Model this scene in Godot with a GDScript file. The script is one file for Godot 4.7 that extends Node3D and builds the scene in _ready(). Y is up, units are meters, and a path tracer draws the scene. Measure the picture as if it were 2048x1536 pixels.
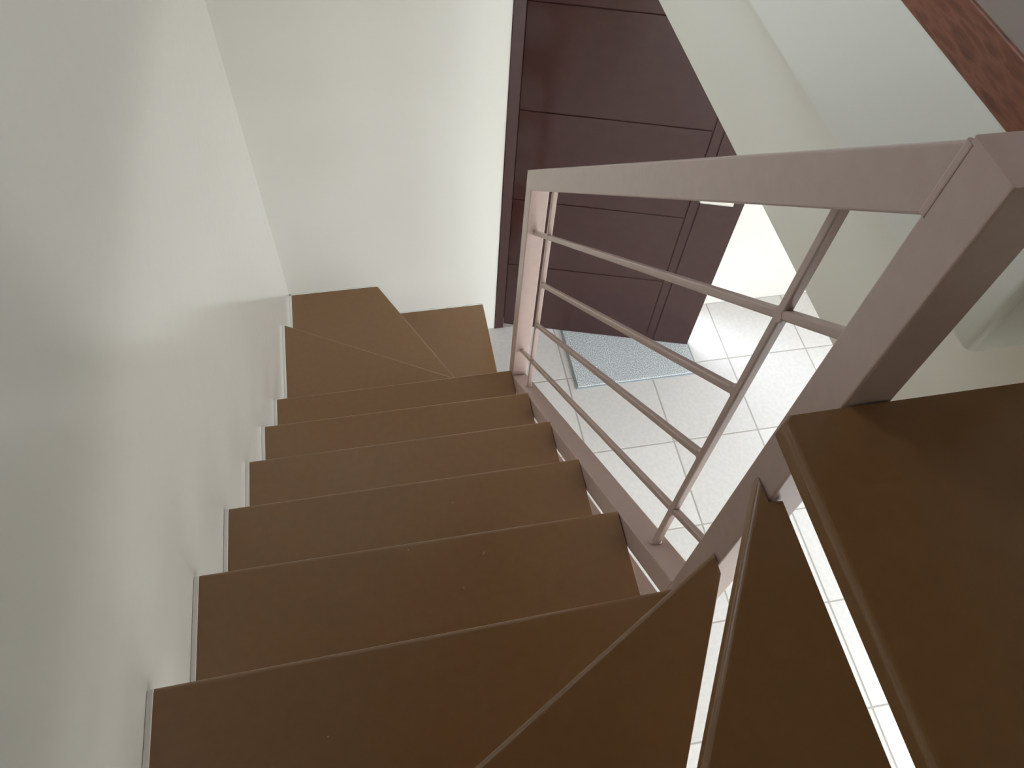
extends Node3D

# Metres. x: from the left wall across the flight, y: up, -z: down the flight towards the entrance door.
const RISE := 0.2
const GOING := 0.2208
const BACK := -1.3457          # face of the wall with the door
const RIGHT := 3.0             # face of the hall's right wall
const UPPER := 2.6             # upper floor level, 13 risers
const POST_X := 0.785
const TILE := 0.3985

var M := {}

# ---------------------------------------------------------------- helpers
func mb() -> SurfaceTool:
	var st := SurfaceTool.new()
	st.begin(Mesh.PRIMITIVE_TRIANGLES)
	return st

func face(st: SurfaceTool, pts: Array, center: Vector3) -> void:
	var n := Vector3.ZERO
	var mid := Vector3.ZERO
	for i in pts.size():
		var a: Vector3 = pts[i]
		var b: Vector3 = pts[(i + 1) % pts.size()]
		n += (a - center).cross(b - center)
		mid += a
	if n.length() < 1e-12:
		return
	n = n.normalized()
	mid /= pts.size()
	var list := pts.duplicate()
	if n.dot(mid - center) > 0.0:
		list.reverse()
	else:
		n = -n
	for i in range(1, list.size() - 1):
		for k in [0, i, i + 1]:
			st.set_normal(n)
			st.add_vertex(list[k])

func chamfer_box(st: SurfaceTool, lo: Vector3, hi: Vector3, c := 0.0, xf := Transform3D.IDENTITY) -> void:
	var mid := xf * ((lo + hi) * 0.5)
	if c <= 0.0:
		for ax in 3:
			for s in 2:
				var u := (ax + 1) % 3
				var v := (ax + 2) % 3
				var q := []
				for k in [[0, 0], [1, 0], [1, 1], [0, 1]]:
					var p := Vector3.ZERO
					p[ax] = hi[ax] if s else lo[ax]
					p[u] = hi[u] if k[0] else lo[u]
					p[v] = hi[v] if k[1] else lo[v]
					q.append(xf * p)
				face(st, q, mid)
		return
	var corner := func(sx, sy, sz, ax):
		var p := Vector3(hi.x if sx else lo.x, hi.y if sy else lo.y, hi.z if sz else lo.z)
		var s := [sx, sy, sz]
		for k in 3:
			if k != ax:
				p[k] += -c if s[k] else c
		return xf * p
	for ax in 3:
		var u := (ax + 1) % 3
		var v := (ax + 2) % 3
		for s in 2:
			var q := []
			for k in [[0, 0], [1, 0], [1, 1], [0, 1]]:
				var g := [0, 0, 0]
				g[ax] = s
				g[u] = k[0]
				g[v] = k[1]
				q.append(corner.call(g[0], g[1], g[2], ax))
			face(st, q, mid)
		for a in 2:
			for b in 2:
				var g0 := [0, 0, 0]
				g0[u] = a
				g0[v] = b
				var g1 := g0.duplicate()
				g1[ax] = 1
				face(st, [corner.call(g0[0], g0[1], g0[2], u), corner.call(g1[0], g1[1], g1[2], u), corner.call(g1[0], g1[1], g1[2], v), corner.call(g0[0], g0[1], g0[2], v)], mid)
	for k in 8:
		var g := [k & 1, (k >> 1) & 1, (k >> 2) & 1]
		face(st, [corner.call(g[0], g[1], g[2], 0), corner.call(g[0], g[1], g[2], 1), corner.call(g[0], g[1], g[2], 2)], mid)

# a convex plate: outline in (x, z), each edge with the rounding of its own upper arris
func plate(st: SurfaceTool, outline: Array, radii: Array, top: float, thick: float, drop := 0.007, seg := 5) -> void:
	var n := outline.size()
	var mid2 := Vector2.ZERO
	for p in outline:
		mid2 += p / n
	var inset := func(k: float):
		var ring := []
		for i in n:
			var a: Vector2 = outline[(i + n - 1) % n]
			var b: Vector2 = outline[i]
			var d: Vector2 = outline[(i + 1) % n]
			var n0 := (b - a).orthogonal().normalized()
			if n0.dot(mid2 - b) < 0: n0 = -n0
			var n1 := (d - b).orthogonal().normalized()
			if n1.dot(mid2 - b) < 0: n1 = -n1
			var r0: float = radii[(i + n - 1) % n] * k
			var r1: float = radii[i] * k
			var det := n0.x * n1.y - n0.y * n1.x
			if absf(det) < 1e-4:
				ring.append(b + n0 * r0)
			else:
				ring.append(b + Vector2((r0 * n1.y - r1 * n0.y) / det, (n0.x * r1 - n1.x * r0) / det))
		return ring
	var mid := Vector3(mid2.x, top - thick * 0.5, mid2.y)
	var rings := []
	var at := func(ring, y):
		var o := []
		for p in ring:
			o.append(Vector3(p.x, y, p.y))
		return o
	rings.append(at.call(inset.call(0.0), top - thick))
	for j in seg + 1:
		var a := PI * 0.5 * j / seg
		rings.append(at.call(inset.call(1.0 - cos(a)), top - drop * (1.0 - sin(a))))
	for j in rings.size() - 1:
		for i in n:
			var k := (i + 1) % n
			face(st, [rings[j][i], rings[j][k], rings[j + 1][k], rings[j + 1][i]], mid)
	face(st, rings[0], mid)
	face(st, rings[-1], mid)

# a square tube with rounded corners between two cutting planes: axis point p, direction d, side axis x
func tube(st: SurfaceTool, p: Vector3, d: Vector3, wide: float, deep: float, cut0: Plane, cut1: Plane, r := 0.0025, side := Vector3.RIGHT) -> void:
	d = d.normalized()
	var up := side.cross(d).normalized()
	var ring := []
	for c in [[1, 1, 0], [-1, 1, 1], [-1, -1, 2], [1, -1, 3]]:
		for j in 4:
			var a: float = PI * 0.5 * (c[2] + j / 3.0)
			ring.append(Vector2(c[0] * (wide * 0.5 - r) + r * cos(a), c[1] * (deep * 0.5 - r) + r * sin(a)))
	var e0 := []
	var e1 := []
	var mid := Vector3.ZERO
	for q in ring:
		var b: Vector3 = p + side * q.x + up * q.y
		var a0 := b + d * ((cut0.d - cut0.normal.dot(b)) / cut0.normal.dot(d))
		var a1 := b + d * ((cut1.d - cut1.normal.dot(b)) / cut1.normal.dot(d))
		e0.append(a0)
		e1.append(a1)
		mid += (a0 + a1) / (2.0 * ring.size())
	for i in ring.size():
		var k := (i + 1) % ring.size()
		face(st, [e0[i], e0[k], e1[k], e1[i]], mid)
	face(st, e0, mid)
	face(st, e1, mid)

func cut(point: Vector3, normal: Vector3) -> Plane:
	return Plane(normal.normalized(), point)

# a lathed ring of (radius, distance) pairs along an axis
func lathe(st: SurfaceTool, xf: Transform3D, prof: Array, seg := 16) -> void:
	for i in prof.size() - 1:
		for k in seg:
			var a0 := TAU * k / seg
			var a1 := TAU * (k + 1) / seg
			var p: Vector2 = prof[i]
			var q: Vector2 = prof[i + 1]
			var v := [Vector3(p.x * cos(a0), p.y, p.x * sin(a0)), Vector3(p.x * cos(a1), p.y, p.x * sin(a1)), Vector3(q.x * cos(a1), q.y, q.x * sin(a1)), Vector3(q.x * cos(a0), q.y, q.x * sin(a0))]
			var w := []
			for u in v:
				w.append(xf * u)
			face(st, w, xf * Vector3(0, (prof[0].y + prof[-1].y) * 0.5, 0))

func build(st: SurfaceTool, called: String, m: Material, parent: Node = self) -> MeshInstance3D:
	var o := MeshInstance3D.new()
	o.name = called
	o.mesh = st.commit()
	o.material_override = m
	o.cast_shadow = GeometryInstance3D.SHADOW_CASTING_SETTING_ON
	parent.add_child(o, true)
	return o

func tag(o: Node, label: String, category := "", kind := "", group := "") -> void:
	o.set_meta("label", label)
	if category: o.set_meta("category", category)
	if kind: o.set_meta("kind", kind)
	if group: o.set_meta("group", group)

func base(called: String, at := Vector3.ZERO) -> Node3D:
	var o := Node3D.new()
	o.name = called
	o.position = at
	add_child(o)
	return o

func noise_tex(freq: float, lo: Color, hi: Color, seed_value: int, octaves := 4, normal := false, strength := 1.0, size := 512, stretch := Vector3.ONE) -> NoiseTexture2D:
	var f := FastNoiseLite.new()
	f.seed = seed_value
	f.noise_type = FastNoiseLite.TYPE_SIMPLEX_SMOOTH
	f.frequency = freq
	f.fractal_octaves = octaves
	var t := NoiseTexture2D.new()
	t.width = int(size * stretch.x)
	t.height = int(size * stretch.y)
	t.seamless = true
	t.noise = f
	if normal:
		t.as_normal_map = true
		t.bump_strength = strength
	else:
		var g := Gradient.new()
		g.set_color(0, lo)
		g.set_color(1, hi)
		t.color_ramp = g
	return t

func mat(c: Color, rough: float, spec := 0.5) -> StandardMaterial3D:
	var m := StandardMaterial3D.new()
	m.albedo_color = c
	m.roughness = rough
	m.metallic_specular = spec
	return m

func triplanar(m: StandardMaterial3D, scale: Vector3) -> StandardMaterial3D:
	m.uv1_triplanar = true
	m.uv1_world_triplanar = true
	m.uv1_scale = scale
	return m

func make_materials() -> void:
	# satin wall paint, faint roller texture
	var w := mat(Color8(225, 223, 215), 0.18, 0.5)
	w.normal_enabled = true
	w.normal_texture = noise_tex(0.02, Color.BLACK, Color.WHITE, 3, 4, true, 1.2)
	w.normal_scale = 0.10
	M.wall = triplanar(w, Vector3(1.4, 1.4, 1.4))
	var w2 := mat(Color8(240, 237, 223), 0.5, 0.45)
	M.matt_wall = w2
	var w3 := mat(Color8(240, 240, 228), 0.4, 0.5)
	M.slab = w3
	var white := mat(Color8(240, 240, 236), 0.45, 0.5)
	M.white = white
	# brown enamel on the steel treads: fine dust and faint mottling
	var t := mat(Color8(255, 255, 255), 0.36, 0.6)
	t.albedo_texture = noise_tex(0.035, Color8(130, 95, 59), Color8(136, 100, 63), 11, 5)
	t.roughness_texture = noise_tex(0.012, Color(0.8, 0.8, 0.8), Color(1, 1, 1), 12, 4)
	t.normal_enabled = true
	t.normal_texture = noise_tex(0.25, Color.BLACK, Color.WHITE, 13, 2, true, 1.0)
	t.normal_scale = 0.06
	M.tread = triplanar(t, Vector3(2.2, 2.2, 2.2))
	M.dust = mat(Color8(148, 116, 82), 0.7, 0.3)
	M.nick = mat(Color8(190, 170, 140), 0.6, 0.4)
	# mauve taupe enamel on the tubes
	var s := mat(Color8(255, 255, 255), 0.32, 0.65)
	s.albedo_texture = noise_tex(0.02, Color8(184, 161, 152), Color8(191, 168, 159), 21, 4)
	s.normal_enabled = true
	s.normal_texture = noise_tex(0.12, Color.BLACK, Color.WHITE, 22, 3, true, 1.0)
	s.normal_scale = 0.08
	M.steel = triplanar(s, Vector3(3, 3, 3))
	# dark maroon gloss paint with smudges in its sheen
	var d := mat(Color8(255, 255, 255), 0.19, 0.5)
	d.albedo_texture = noise_tex(0.03, Color8(60, 36, 34), Color8(66, 41, 39), 31, 5)
	d.roughness_texture = noise_tex(0.012, Color(0.6, 0.6, 0.6), Color(1, 1, 1), 32, 5)
	d.normal_enabled = true
	d.normal_texture = noise_tex(0.01, Color.BLACK, Color.WHITE, 33, 3, true, 1.0)
	d.normal_scale = 0.06
	M.door = triplanar(d, Vector3(1.1, 1.1, 1.1))
	M.dark = mat(Color8(40, 26, 25), 0.5)
	# off-white stoneware
	M.tiles = []
	for k in 4:
		var c := mat(Color8(255, 255, 255), 0.5, 0.45)
		var lift: int = [0, -3, 2, -5][k]
		c.albedo_texture = noise_tex(0.03, Color8(221 + lift, 216 + lift, 212 + lift), Color8(232 + lift, 227 + lift, 224 + lift), 40 + k, 5)
		c.normal_enabled = true
		c.normal_texture = noise_tex(0.06, Color.BLACK, Color.WHITE, 45, 4, true, 1.5)
		c.normal_scale = 0.06
		M.tiles.append(triplanar(c, Vector3(2.5, 2.5, 2.5)))
	M.grout = mat(Color8(186, 180, 172), 0.9, 0.2)
	# grey blue ribbed mat
	var ma := mat(Color8(255, 255, 255), 0.95, 0.2)
	var mt := noise_tex(0.085, Color8(180, 187, 192), Color8(250, 252, 253), 51, 5)
	mt.color_ramp.offsets = PackedFloat32Array([0.32, 0.68])
	ma.albedo_texture = mt
	ma.normal_enabled = true
	ma.normal_texture = noise_tex(0.3, Color.BLACK, Color.WHITE, 52, 2, true, 6.0)
	ma.normal_scale = 0.8
	M.mat = triplanar(ma, Vector3(3.2, 3.2, 3.2))
	M.mat_edge = mat(Color8(158, 165, 168), 0.8, 0.3)
	# varnished red-brown hardwood, grain along z
	var wd := mat(Color8(255, 255, 255), 0.42, 0.5)
	var g := Gradient.new()
	g.offsets = PackedFloat32Array([0.0, 0.35, 0.5, 0.7, 1.0])
	g.colors = PackedColorArray([Color8(82, 42, 30), Color8(124, 72, 52), Color8(140, 86, 64), Color8(120, 67, 47), Color8(96, 50, 36)])
	var nt := noise_tex(0.02, Color.BLACK, Color.WHITE, 61, 5)
	nt.color_ramp = g
	wd.albedo_texture = nt
	M.wood = triplanar(wd, Vector3(6.0, 6.0, 1.1))
	M.upper_floor = mat(Color8(164, 152, 142), 0.6, 0.4)
	M.lever = mat(Color8(226, 222, 212), 0.4, 0.5)
	M.lever.metallic = 0.15
	M.metal = mat(Color8(150, 150, 140), 0.35, 0.5)
	M.metal.metallic = 0.8
	M.frame_white = mat(Color8(235, 235, 232), 0.4)
	var gl := mat(Color(0.95, 0.98, 0.97, 0.06), 0.0, 0.5)
	gl.transparency = BaseMaterial3D.TRANSPARENCY_ALPHA
	M.glass = gl
	M.ground = mat(Color8(170, 165, 155), 0.9, 0.2)

# ---------------------------------------------------------------- scene
func _ready() -> void:
	var cam := Camera3D.new()
	cam.name = "camera"
	cam.position = Vector3(0.3962, 2.9675, 0.8728)
	cam.rotation = Vector3(-0.9872, -0.2695, 0.1004)
	cam.fov = rad_to_deg(2.0 * atan(768.0 / 1548.3))
	cam.near = 0.02
	add_child(cam)
	cam.current = true

	var we := WorldEnvironment.new()
	we.name = "world_environment"
	var env := Environment.new()
	env.background_mode = Environment.BG_SKY
	var sm := ProceduralSkyMaterial.new()
	sm.sky_top_color = Color8(205, 218, 235)
	sm.sky_horizon_color = Color8(240, 241, 240)
	sm.ground_bottom_color = Color8(150, 146, 138)
	sm.ground_horizon_color = Color8(225, 224, 220)
	sm.sky_curve = 0.2
	sm.sky_energy_multiplier = 1.0
	var sky := Sky.new()
	sky.sky_material = sm
	env.sky = sky
	env.background_energy_multiplier = 10.6
	env.ambient_light_source = Environment.AMBIENT_SOURCE_DISABLED
	env.reflected_light_source = Environment.REFLECTION_SOURCE_SKY
	env.tonemap_mode = Environment.TONE_MAPPER_LINEAR
	env.tonemap_exposure = 1.0
	env.sdfgi_enabled = true
	env.ssao_enabled = true
	env.ssil_enabled = true
	we.environment = env
	add_child(we)

	make_materials()
	make_shell()
	make_floor()
	make_door()
	make_staircase()
	make_railing()
	make_mat()

func box(called: String, lo: Vector3, hi: Vector3, m: Material, label: String, parent: Node = self) -> MeshInstance3D:
	var st := mb()
	chamfer_box(st, lo, hi)
	var o := build(st, called, m, parent)
	if parent == self:
		tag(o, label, "", "structure")
	return o

func boxes(called: String, list: Array, m: Material, label: String) -> MeshInstance3D:
	var st := mb()
	for b in list:
		chamfer_box(st, b[0], b[1])
	var o := build(st, called, m)
	tag(o, label, "", "structure")
	return o

func make_shell() -> void:
	var top := 5.1
	# thick outer wall; its window sits deep in the reveal, above and behind the view
	boxes("wall_left", [
		[Vector3(-0.45, -0.1, BACK - 0.2), Vector3(0, 2.93, 3.6)],
		[Vector3(-0.45, 4.9, BACK - 0.2), Vector3(0, top, 3.6)],
		[Vector3(-0.45, 2.93, BACK - 0.2), Vector3(0, 4.9, -1.3)],
		[Vector3(-0.45, 2.93, -0.25), Vector3(0, 4.9, 3.6)]], M.wall, "off-white satin wall along the left ends of the treads")
	window("window_4", Vector3(-0.42, 2.93, -1.3), Vector3(-0.36, 4.9, -0.25), 0, 0, "stairwell window high in the left wall")
	boxes("wall_back", [
		[Vector3(0, -0.1, BACK - 0.2), Vector3(0.892, top, BACK)],
		[Vector3(0.892, 2.1, BACK - 0.2), Vector3(1.86, top, BACK)],
		[Vector3(1.86, -0.1, BACK - 0.2), Vector3(5.2, top, BACK)]], M.wall, "off-white wall at the foot of the stairs around the maroon door")
	boxes("wall_right", [
		[Vector3(RIGHT, -0.1, BACK), Vector3(RIGHT + 0.2, 2.378, -0.9)],
		[Vector3(RIGHT, -0.1, 2.9), Vector3(RIGHT + 0.2, 2.378, 3.6)],
		[Vector3(RIGHT, 2.25, -0.9), Vector3(RIGHT + 0.2, 2.378, 2.9)]], M.matt_wall, "cream wall on the far right of the tiled hall")
	window("window_3", Vector3(RIGHT + 0.06, 0.0, -0.9), Vector3(RIGHT + 0.12, 2.25, 2.9), 0, 0, "sliding glazed door on the right of the hall")
	# the far end of the hall, behind the stairs, with a wide glazed door
	boxes("wall_front", [
		[Vector3(0, -0.1, 3.4), Vector3(0.9, 2.378, 3.6)],
		[Vector3(2.6, -0.1, 3.4), Vector3(RIGHT, 2.378, 3.6)],
		[Vector3(0.9, 2.15, 3.4), Vector3(2.6, 2.378, 3.6)]], M.matt_wall, "cream wall with the glazed door behind the stairs")
	window("window_1", Vector3(0.9, 0.0, 3.46), Vector3(2.6, 2.15, 3.52), 2, 0, "wide glazed door behind the stairs")
	box("wall_lintel", Vector3(1.05, 2.052, BACK), Vector3(1.25, 2.378, 1.37), M.matt_wall, "cream downstand beam below the edge of the upper floor")
	box("wall_stair", Vector3(0, -0.1, 1.37), Vector3(0.85, 2.377, 1.47), M.matt_wall, "cream partition behind the upper winders")
	box("wall_upper", Vector3(0, 2.56, 1.37), Vector3(5.2, top, 1.57), M.matt_wall, "cream wall behind the top of the stairs")
	# upper floor slab: ceiling of the hall, its edge round the stairwell with a rounded corner
	var st := mb()
	var edge := [Vector2(0.946, BACK)]
	var er := 0.011
	for k in 9:
		var a := PI * 0.5 * k / 8.0
		edge.append(Vector2(0.946 + er - er * cos(a), 0.528 - er + er * sin(a)))
	edge.append(Vector2(5.2, 0.528))
	edge.append(Vector2(5.2, BACK))
	var none := []
	for k in edge.size():
		none.append(0.0)
	plate(st, edge, none, 2.549, 0.171, 0.002, 1)
	chamfer_box(st, Vector3(1.05, 2.378, 0.528), Vector3(5.2, 2.549, 1.37))
	chamfer_box(st, Vector3(0.968, 2.378, 0.584), Vector3(1.05, 2.549, 1.37))
	chamfer_box(st, Vector3(0, 2.378, 1.37), Vector3(5.2, 2.56, 3.6))
	var ce := build(st, "ceiling", M.slab)
	tag(ce, "cream edge and underside of the upper floor beside the stairwell", "", "structure")
	var uf := mb()
	chamfer_box(uf, Vector3(0.9492, 2.55, BACK), Vector3(5.2, 2.5995, 0.528))
	chamfer_box(uf, Vector3(1.016, 2.55, 0.528), Vector3(5.2, 2.5995, 1.37))
	chamfer_box(uf, Vector3(0.968, 2.55, 0.584), Vector3(1.016, 2.5995, 1.37))
	tag(build(uf, "floor_upper", M.upper_floor), "grey upper floor beyond the wooden edge strip", "", "structure")
	var wd := mb()
	chamfer_box(wd, Vector3(0.944, 2.549, BACK), Vector3(0.949, 2.6, 0.53), 0.001)
	tag(build(wd, "trim_1", M.wood), "red-brown wooden edge strip of the upper floor", "", "structure")
	boxes("wall_upper_side", [
		[Vector3(5.0, 2.56, BACK), Vector3(5.2, 3.1, 1.37)],
		[Vector3(5.0, 4.6, BACK), Vector3(5.2, top, 1.37)],
		[Vector3(5.0, 3.1, BACK), Vector3(5.2, 4.6, -0.6)],
		[Vector3(5.0, 3.1, 0.9), Vector3(5.2, 4.6, 1.37)]], M.matt_wall, "cream upper wall with a window")
	window("window_2", Vector3(5.06, 3.1, -0.6), Vector3(5.12, 4.6, 0.9), 0, 1, "window of the upper floor")
	box("ceiling_upper", Vector3(-0.45, top, BACK - 0.2), Vector3(5.2, top + 0.2, 3.6), M.wood, "wooden ceiling of the upper floor")
	box("floor_outside", Vector3(-20, -0.2, -20), Vector3(25, -0.11, 25), M.ground, "pale paving outside")

func window(called: String, lo: Vector3, hi: Vector3, axis: int, along: int, label: String) -> void:
	var o := base(called)
	tag(o, label, "", "structure")
	var f := 0.06
	var u := 0 if axis == 2 else 2
	var fr := mb()
	var a := lo
	var b := hi
	b[1] = lo[1] + f
	chamfer_box(fr, a, b, 0.004)
	a = lo
	a[1] = hi[1] - f
	chamfer_box(fr, a, hi, 0.004)
	var mid: float = (lo[u] + hi[u]) * 0.5
	for x in [lo[u], mid - f * 0.5, hi[u] - f]:
		a = lo
		b = hi
		a[u] = x
		b[u] = x + f
		a[1] = lo[1] + f
		b[1] = hi[1] - f
		chamfer_box(fr, a, b, 0.004)
	build(fr, "window_frame", M.frame_white, o)
	for k in 2:
		a = lo
		b = hi
		a[u] = lo[u] + f if k == 0 else mid + f * 0.5
		b[u] = mid - f * 0.5 if k == 0 else hi[u] - f
		a[1] += f
		b[1] -= f
		var c: float = (lo[axis] + hi[axis]) * 0.5
		a[axis] = c - 0.003
		b[axis] = c + 0.003
		var st := mb()
		chamfer_box(st, a, b)
		build(st, "pane", M.glass, o)

func make_floor() -> void:
	var st := mb()
	chamfer_box(st, Vector3(0, -0.1, BACK), Vector3(RIGHT, -0.001, 3.4))
	# threshold under the door
	chamfer_box(st, Vector3(0.892, -0.1, BACK - 0.2), Vector3(1.86, -0.003, BACK))
	var fl := build(st, "floor", M.grout)
	tag(fl, "off-white square tiles with grey joints on the hall floor", "", "structure")
	var j := 0.003
	var rng := RandomNumberGenerator.new()
	rng.seed = 5
	for i in range(-5, 3):
		for k in range(-1, 12):
			var x0: float = maxf(1.9718 + i * TILE + j, 0.002)
			var x1: float = minf(1.9718 + (i + 1) * TILE - j, RIGHT - 0.002)
			var z0: float = maxf(-1.008 + k * TILE + j, BACK + 0.002)
			var z1: float = minf(-1.008 + (k + 1) * TILE - j, 3.398)
			if x1 - x0 < 0.01 or z1 - z0 < 0.01:
				continue
			var t := mb()
			chamfer_box(t, Vector3(x0, -0.012, z0), Vector3(x1, 0.0, z1), 0.0012)
			build(t, "tile", M.tiles[rng.randi() % 4], fl)

func make_mat() -> void:
	var o := base("doormat", Vector3(1.504, 0, -1.125))
	tag(o, "grey-blue doormat on the tiles under the open maroon door", "doormat")
	var st := mb()
	chamfer_box(st, Vector3(-0.29, 0.003, -0.177), Vector3(0.29, 0.010, 0.177), 0.002)
	build(st, "pile", M.mat, o)
	var e := mb()
	chamfer_box(e, Vector3(-0.299, 0.0003, -0.185), Vector3(0.299, 0.0055, 0.185), 0.002)
	build(e, "backing", M.mat_edge, o)

func make_door() -> void:
	# frame set in the opening
	var fr := base("trim_2")
	tag(fr, "dark maroon door frame set into the off-white wall", "", "structure")
	for x in [0.892, 1.816]:
		var st := mb()
		chamfer_box(st, Vector3(x, -0.002, BACK - 0.11), Vector3(x + 0.043, 2.098, BACK + 0.004), 0.003)
		# rebate behind the leaf
		var xs: float = 0.934 if x < 1.0 else 1.79
		chamfer_box(st, Vector3(xs, -0.002, BACK - 0.11), Vector3(xs + 0.027, 2.06, BACK - 0.058), 0.002)
		build(st, "jamb", M.door, fr)
	var hd := mb()
	chamfer_box(hd, Vector3(0.935, 2.056, BACK - 0.11), Vector3(1.816, 2.098, BACK + 0.004), 0.003)
	build(hd, "head", M.door, fr)
	# leaf, ajar into the hall, hinged on the left; local x along the leaf, z out of its face
	var along := Vector3(1.787 - 0.958, 0, -1.107 + 1.351).normalized()
	var out := Vector3(-along.z, 0, along.x)
	var d := base("door_1")
	tag(d, "dark maroon entrance door with scored panels, standing ajar", "", "structure")
	d.transform = Transform3D(Basis(along, Vector3.UP, out), Vector3(0.958, 0, -1.351))
	var core := mb()
	chamfer_box(core, Vector3(-0.02, 0.012, -0.042), Vector3(0.868, 2.048, -0.004), 0.002)
	build(core, "leaf", M.door, d)
	var g := 0.0018
	var rows := [0.012, 0.436, 0.815, 1.233, 1.632, 2.048]
	for i in 5:
		var st := mb()
		chamfer_box(st, Vector3(-0.02, rows[i] + (g if i > 0 else 0.0), -0.004), Vector3(0.662 - g, rows[i + 1] - (g if i < 4 else 0.0), 0.0), 0.0015)
		build(st, "panel", M.door, d)
	for c in [[0.662 + g, 0.700 - g], [0.700 + g, 0.868]]:
		var st := mb()
		chamfer_box(st, Vector3(c[0], 0.012, -0.004), Vector3(c[1], 2.048, 0.0), 0.0015)
		build(st, "panel", M.door, d)
	# lever handle
	var h := Node3D.new()
	h.name = "door_handle"
	d.add_child(h)
	h.position = Vector3(0.797, 0.956, 0.0)
	h.set_meta("label", "white lever handle")
	var ro := mb()
	lathe(ro, Transform3D(Basis(Vector3.RIGHT, PI * 0.5), Vector3.ZERO), [Vector2(0, 0), Vector2(0.025, 0), Vector2(0.025, 0.006), Vector2(0.022, 0.009), Vector2(0.011, 0.010), Vector2(0.011, 0.040), Vector2(0, 0.040)], 20)
	build(ro, "rosette", M.metal, h)
	var le := mb()
	tube(le, Vector3(0, 0, 0.046), Vector3.LEFT, 0.018, 0.020, cut(Vector3(0.014, 0, 0), Vector3.RIGHT), cut(Vector3(-0.108, 0, 0), Vector3.RIGHT), 0.008, Vector3.BACK)
	lathe(le, Transform3D(Basis(Vector3.BACK, PI * 0.5), Vector3(-0.106, 0, 0.046)), [Vector2(0.0095, 0), Vector2(0.0085, 0.004), Vector2(0.005, 0.0075), Vector2(0, 0.009)], 14)
	build(le, "lever", M.lever, h)

const WALL_GAP := 0.008

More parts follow.
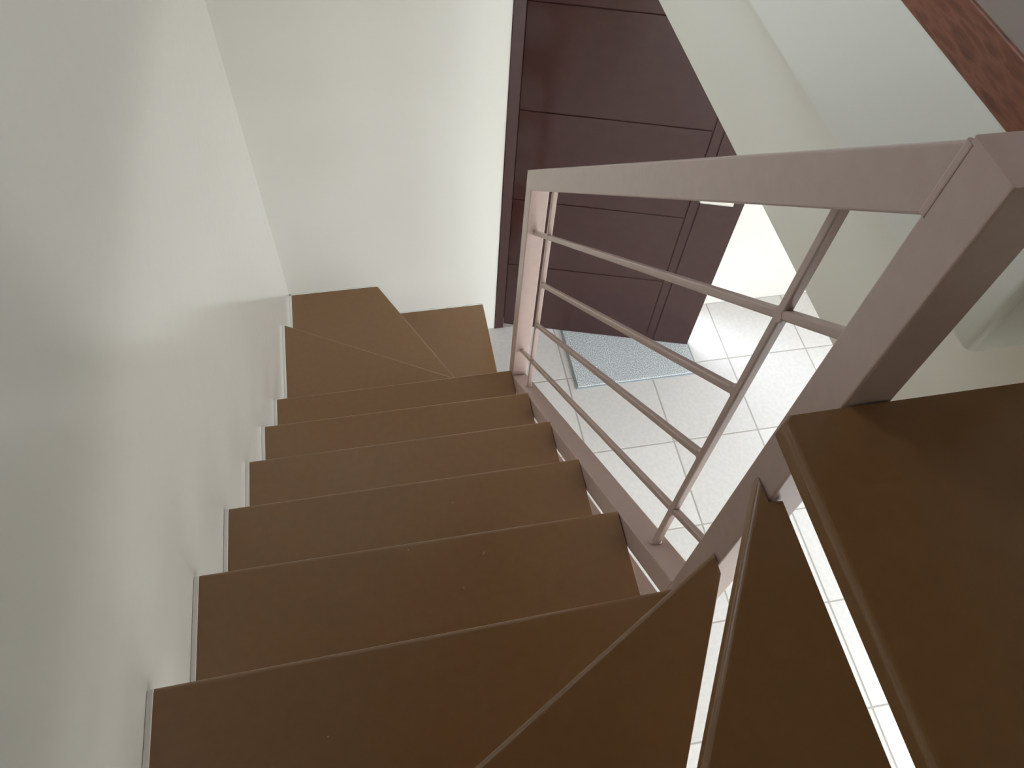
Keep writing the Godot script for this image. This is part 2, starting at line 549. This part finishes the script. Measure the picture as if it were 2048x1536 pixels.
func make_staircase() -> void:
	var o := base("staircase")
	tag(o, "brown painted steel winder staircase with open risers", "staircase")
	var zn := -0.5643
	var w := 0.786
	var L := WALL_GAP
	# outline (x, z) of each tread, its front edge first; a = front edge index count
	var treads := []
	# bottom winder
	treads.append([1, [Vector2(0.832, BACK + 0.006), Vector2(0.832, -0.596), Vector2(0.70, -0.596), Vector2(0.33, BACK + 0.006)]])
	treads.append([2, [Vector2(0.371, BACK + 0.006), Vector2(0.744, -0.600), Vector2(0.60, -0.600), Vector2(L, -0.95), Vector2(L, BACK + 0.006)]])
	treads.append([3, [Vector2(L, -1.027), Vector2(0.765, -0.607), Vector2(0.783, -0.54), Vector2(L, -0.525)]])
	for i in 5:
		var z: float = zn + i * GOING
		var r: float = 0.7845 if i == 0 or i == 4 else w - 0.0005
		treads.append([4 + i, [Vector2(L, z), Vector2(r, z), Vector2(r, z + GOING + 0.022), Vector2(L, z + GOING + 0.022)]])
	# top winder
	treads.append([9, [Vector2(L, 0.556), Vector2(0.783, 0.541), Vector2(0.783, 0.60), Vector2(0.40, 0.82), Vector2(L, 1.04)]])
	treads.append([10, [Vector2(L, 0.996), Vector2(0.784, 0.559), Vector2(0.784, 0.590), Vector2(0.362, 1.362), Vector2(L, 1.362)]])
	treads.append([11, [Vector2(0.313, 1.362), Vector2(0.783, 0.546), Vector2(0.784, 0.5785), Vector2(0.800, 0.5795), Vector2(0.800, 1.362)]])
	treads.append([12, [Vector2(0.7225, 1.362), Vector2(0.7225, 0.586), Vector2(0.730, 0.579), Vector2(0.966, 0.579), Vector2(0.966, 1.362)]])
	for t in treads:
		var n: int = t[0]
		var ol: Array = t[1]
		var rad := []
		for i in ol.size():
			rad.append(0.0075 if i == 0 else 0.0015)
		if n == 12:
			rad[1] = 0.004
		var st := mb()
		plate(st, ol, rad, n * RISE, 0.022, 0.0065, 6)
		var tr := build(st, "tread", M.tread, o)
		tr.set_meta("step", n)
		# white sealant where the plate meets the walls
		for i in ol.size():
			var a: Vector2 = ol[i]
			var b: Vector2 = ol[(i + 1) % ol.size()]
			var lo := Vector3.ZERO
			var hi := Vector3.ZERO
			if absf(a.x - L) < 1e-4 and absf(b.x - L) < 1e-4:
				lo = Vector3(0.0003, n * RISE - 0.02, minf(a.y, b.y) + 0.002)
				hi = Vector3(L + 0.0015, n * RISE + 0.0008, maxf(a.y, b.y))
			elif a.y < BACK + 0.01 and b.y < BACK + 0.01:
				lo = Vector3(minf(a.x, b.x), n * RISE - 0.02, BACK + 0.0003)
				hi = Vector3(maxf(a.x, b.x), n * RISE + 0.0008, BACK + 0.0075)
			else:
				continue
			var s := mb()
			chamfer_box(s, lo, hi, 0.001)
			build(s, "sealant_bead", M.white, tr)
	# dusty heel scuffs and paint nicks on the treads
	var rng := RandomNumberGenerator.new()
	rng.seed = 77
	for a in [[1, 0.706, -1.137, 0.022, 0.010, 0.5, 0], [1, 0.738, -1.108, 0.012, 0.005, 0.9, 0], [1, 0.716, -1.112, 0.008, 0.005, 0.2, 0], [2, 0.473, -0.997, 0.016, 0.008, 0.7, 0], [2, 0.438, -0.985, 0.010, 0.006, 0.1, 0], [2, 0.415, -0.990, 0.007, 0.006, 0.4, 0], [2, 0.327, -1.219, 0.040, 0.003, 0.8, 0], [2, 0.345, -1.180, 0.026, 0.002, 0.8, 0], [2, 0.600, -0.860, 0.012, 0.006, 0.3, 0], [8, 0.516, 0.362, 0.005, 0.0012, -0.9, 1], [8, 0.380, 0.333, 0.0016, 0.0012, 0.0, 1], [9, 0.244, 0.662, 0.0016, 0.0012, 0.0, 1], [7, 0.485, 0.162, 0.0018, 0.0012, 0.0, 1], [8, 0.470, 0.420, 0.0016, 0.001, 0.4, 1]]:
		var tr: Node = null
		for t in o.get_children():
			if t.has_meta("step") and t.get_meta("step") == a[0]:
				tr = t
		var st := mb()
		var y: float = a[0] * RISE + 0.0002
		var mid := Vector3(a[1], y, a[2])
		var rim := []
		for k in 14:
			var ang := TAU * k / 14
			var q := rng.randf_range(0.55, 1.15)
			var p := Vector2(cos(ang) * a[3] * q, sin(ang) * a[4] * q).rotated(a[5])
			rim.append(mid + Vector3(p.x, 0, p.y))
		for k in 14:
			face(st, [mid, rim[k], rim[(k + 1) % 14]], mid - Vector3(0, 1, 0))
		build(st, "scuff_mark", M.dust if a[6] == 0 else M.nick, tr)
	for t in o.get_children():
		t.remove_meta("step")
	# the right-hand string: two parallel square tubes
	var slope := Vector3(0, 0.9245, 1.0).normalized()
	for dy in [0.0, 0.188]:
		var up := Vector3(0, slope.z, -slope.y)
		var p := Vector3(0.8095, 0.843 - dy, -0.493) - up * 0.0255
		var st := mb()
		tube(st, p, slope, 0.047, 0.051, cut(Vector3(0, 0, -0.5405), Vector3.BACK), cut(Vector3(0, 0, 0.5265), Vector3.BACK))
		build(st, "stringer", M.steel, o)

func make_railing() -> void:
	var o := base("stair_railing")
	tag(o, "taupe square-tube stair railing with thin sloping bars beside the treads", "railing")
	var c := POST_X + 0.0245
	# posts
	var st := mb()
	var miter := cut(Vector3(0, 1.647, -0.591), Vector3(0, 0.05, 0.022))
	tube(st, Vector3(c, 0, -0.566), Vector3.UP, 0.049, 0.05, cut(Vector3.ZERO, Vector3.UP), miter)
	build(st, "newel_post", M.steel, o)
	st = mb()
	tube(st, Vector3(c, 0, 0.552), Vector3.UP, 0.049, 0.05, cut(Vector3.ZERO, Vector3.UP), cut(Vector3(0, 2.653, 0), Vector3.UP))
	build(st, "newel_post", M.steel, o)
	# top rail
	var d := Vector3(0, 2.653 - 1.647, 0.532 + 0.591).normalized()
	var up := Vector3(0, d.z, -d.y)
	st = mb()
	tube(st, Vector3(c, 1.647, -0.591) - up * 0.025, d, 0.049, 0.05, miter, cut(Vector3(0, 0, 0.5305), Vector3.BACK))
	var tr := build(st, "top_rail", M.steel, o)
	st = mb()
	tube(st, Vector3(POST_X + 0.0017, 0, 0.5278), Vector3.UP, 0.005, 0.0088, cut(Vector3(0, 2.583, 0), Vector3.UP), cut(Vector3(0, 2.648, 0), Vector3.UP), 0.0022)
	build(st, "weld", M.steel, tr)
	# sloping bars
	var b := 0.012
	var pl := func(z): return cut(Vector3(0, 0, z), Vector3.BACK)
	for a in [[1.476, -0.538, 2.411, 0.51, -0.541, 0.527], [1.410, -0.413, 2.173, 0.417, -0.414, 0.420], [1.240, -0.408, 2.014, 0.426, -0.414, 0.420], [0.957, -0.520, 1.916, 0.517, -0.541, 0.527]]:
		st = mb()
		tube(st, Vector3(c, a[0], a[1]), Vector3(0, a[2] - a[0], a[3] - a[1]), 0.0112, 0.012, pl.call(a[4]), pl.call(a[5]), 0.0025)
		build(st, "bar", M.steel, o)
	# thin uprights
	for z in [-0.420, 0.426]:
		st = mb()
		var y0: float = 0.8434 + 0.9245 * (z + 0.493)
		var y1: float = 1.647 + (z + 0.591) * d.y / d.z - 0.05 / d.z
		tube(st, Vector3(c, 0, z), Vector3.UP, 0.0124, b, cut(Vector3(0, y0, z), Vector3(0, 1, -0.9245)), cut(Vector3(0, y1, z), up), 0.0025)
		var bal := build(st, "baluster", M.steel, o)
		var wd := mb()
		lathe(wd, Transform3D(Basis(Vector3.RIGHT, -0.746), Vector3(c, y0, z)), [Vector2(0, 0.007), Vector2(0.0075, 0.006), Vector2(0.0105, 0.002), Vector2(0.0115, 0.0005), Vector2(0, 0.0004)], 10)
		build(wd, "weld", M.steel, bal)
		# fillets where the bars meet the upright
		for a in [[1.476, -0.538, 2.411, 0.51, 0.0], [1.410, -0.413, 2.173, 0.417, 0.0045], [1.240, -0.408, 2.014, 0.426, 0.0045], [0.957, -0.520, 1.916, 0.517, 0.0]]:
			var zz: float = z - signf(z) * a[4]
			var yy: float = a[0] + (a[2] - a[0]) / (a[3] - a[1]) * (zz - a[1])
			var w2 := mb()
			lathe(w2, Transform3D(Basis(Vector3.BACK, PI * 0.5), Vector3(c, yy, zz)), [Vector2(0, -0.0067), Vector2(0.0085, -0.0064), Vector2(0.0098, -0.004), Vector2(0.0098, 0.004), Vector2(0.0085, 0.0064), Vector2(0, 0.0067)], 12)
			build(w2, "weld", M.steel, bal)
